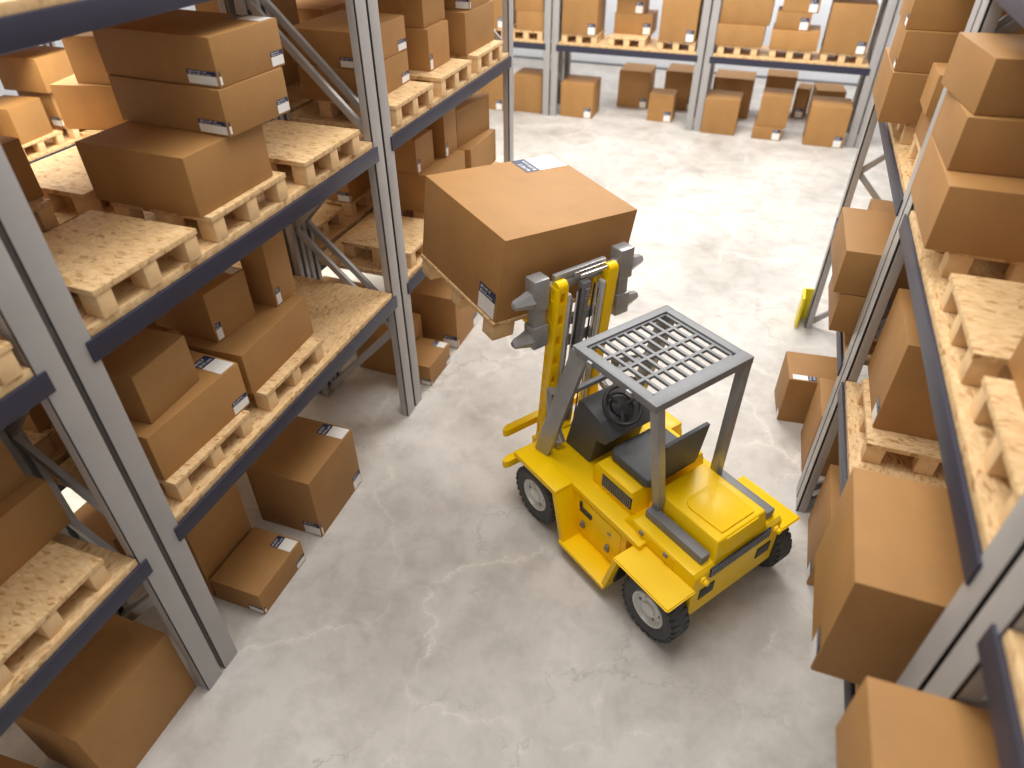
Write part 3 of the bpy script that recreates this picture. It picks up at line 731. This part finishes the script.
# tilt linkage seen through the front post
for s in (-1, 1):
    q = MB(); q.bar((1.30, s*.33, .60), (1.36, s*.30, 1.0), .03, .06, 'steel', .005); q.bar((1.36, s*.30, .98), (1.10, s*.33, 1.17), .03, .05, 'steel', .005)
    q.bar((1.20, s*.30, .60), (1.45, s*.24, .80), .04, .04, 'chrome', .006); q.bar((1.20, s*.33, .60), (1.33, s*.33, .60), .04, .05, 'steel', .006)
    q.build('tilt_linkage', FK)
# carriage
q = MB()
q.bar((1.475, -.40, 1.74), (1.475, .36, 1.74), .05, .065, 'steel', .01); q.bar((1.49, -.40, 1.42), (1.49, .36, 1.42), .05, .065, 'steel', .01)
q.bar((1.475, -.22, 1.80), (1.475, .22, 1.80), .04, .05, 'steel', .012)
q.build('carriage_bar', FK)
for s in (-1, 1):
    q = MB(); l0 = .345 if s > 0 else -.385
    q.box(1.425, 1.535, l0-.06, l0+.06, 1.62, 1.85, 'steel', .010)
    q.box(1.44, 1.53, l0-.045, l0+.045, 1.36, 1.64, 'steel', .01)
    q.box(1.425, 1.54, l0-.062, l0+.062, 1.33, 1.50, 'steel', .012)
    for z, x in ((1.70, 1.48), (1.40, 1.485)):
        mx = Matrix.Translation((x, l0+s*.05, z))
        prof = [(.062, 0), (.06, s*.03), (.050, s*.06), (.034, s*.13), (.022, s*.142), (.0, s*.142)]
        q.lathe(prof, 'steel', 6, mx, cap=False)
    q.build('side_clamp', FK)
for s in (-1, 1):
    q = MB(); o_ = s*.018-.006; q.prism([(1.53, 1.66), (1.56, 1.66), (1.585, 1.405+o_), (2.50, 1.500+o_), (2.50, 1.485+o_), (1.56, 1.375+o_), (1.545, 1.39+o_)], s*.26-.05, s*.26+.05, Y, .003); q.build('fork', FK)
# yellow stabiliser bars at the foot of the mast
for f, l1, z in ((1.42, .675, .43), (1.70, .48, .43)):
    for s in (-1, 1):
        q = MB(); q.plan([(f-.032, 0), (f+.032, 0), (f+.032, s*(l1-.05)), (f+.008, s*l1), (f-.02, s*l1), (f-.032, s*(l1-.03))], z-.035, z+.03, Y, .006); q.build('stabiliser_bar', FK)
q = MB(); q.box(1.36, 1.74, -.10, .10, .34, .46, Y, .01); q.box(1.36, 1.62, -.26, .26, .16, .34, Y, .01); q.build('mast_foot', FK)

# ------------------------------------------------------------------ camera
cam = bpy.data.cameras.new('camera'); co = bpy.data.objects.new('camera', cam); COL.objects.link(co)
rx, ro, rz = 0.90246006, -0.00529746, 0.34883825
mt = Matrix.Rotation(rz, 3, 'Z') @ Matrix.Rotation(rx, 3, 'X') @ Matrix.Rotation(ro, 3, 'Z')
co.matrix_world = Matrix.Translation((0, 0, 4*S)) @ mt.to_4x4()
cam.sensor_width = 36; cam.lens = 24.0; cam.clip_start = .05
cam.dof.use_dof = True; cam.dof.focus_distance = 4.4*S; cam.dof.aperture_fstop = .75
bpy.context.scene.camera = co

# ------------------------------------------------------------------ light
def area(name, loc, size, power, col=(1, 1, 1), tgt=None, sy=None):
    l = bpy.data.lights.new(name, 'AREA'); l.energy = power; l.color = col; l.shape = 'RECTANGLE'; l.size = size*S; l.size_y = (sy or size)*S
    o = bpy.data.objects.new(name, l); COL.objects.link(o); o.location = Vector(loc)*S
    if tgt: o.rotation_euler = (Vector(tgt)-Vector(loc)).to_track_quat('-Z', 'Y').to_euler()
    return o
area('aisle_lamp_near', (-.8, 2.5, 7.0), 2.6, 210, (1, .97, .93), sy=3)
area('aisle_lamp_far', (-1.0, 9.6, 6.6), 5, 1250, (1, .98, .94), (-1.0, 9.6, 0), 3.4)
area('next_aisle_lamp', (-5.6, 3.8, 5.0), 2.0, 950, (1, .94, .80), (-5.6, 4, 0), 6)
area('right_aisle_lamp', (-1.6, 3.6, 6.6), 1.6, 200, (1, .97, .92), (1.6, 2.6, 2), 3)
area('back_wall_fill', (-1, 14.9, 5.2), 9, 420, (1, 1, 1), (-1, 16.7, 1.6), .8)  # added fill light that brightens the back wall, not a real fixture
w = bpy.data.worlds.new('world'); bpy.context.scene.world = w; w.use_nodes = True
bg = w.node_tree.nodes['Background']; bg.inputs['Color'].default_value = (1, .985, .965, 1); bg.inputs['Strength'].default_value = .5
sc = bpy.context.scene
sc.view_settings.view_transform = 'Standard'; sc.view_settings.look = 'None'; sc.view_settings.exposure = 0; sc.view_settings.gamma = 1
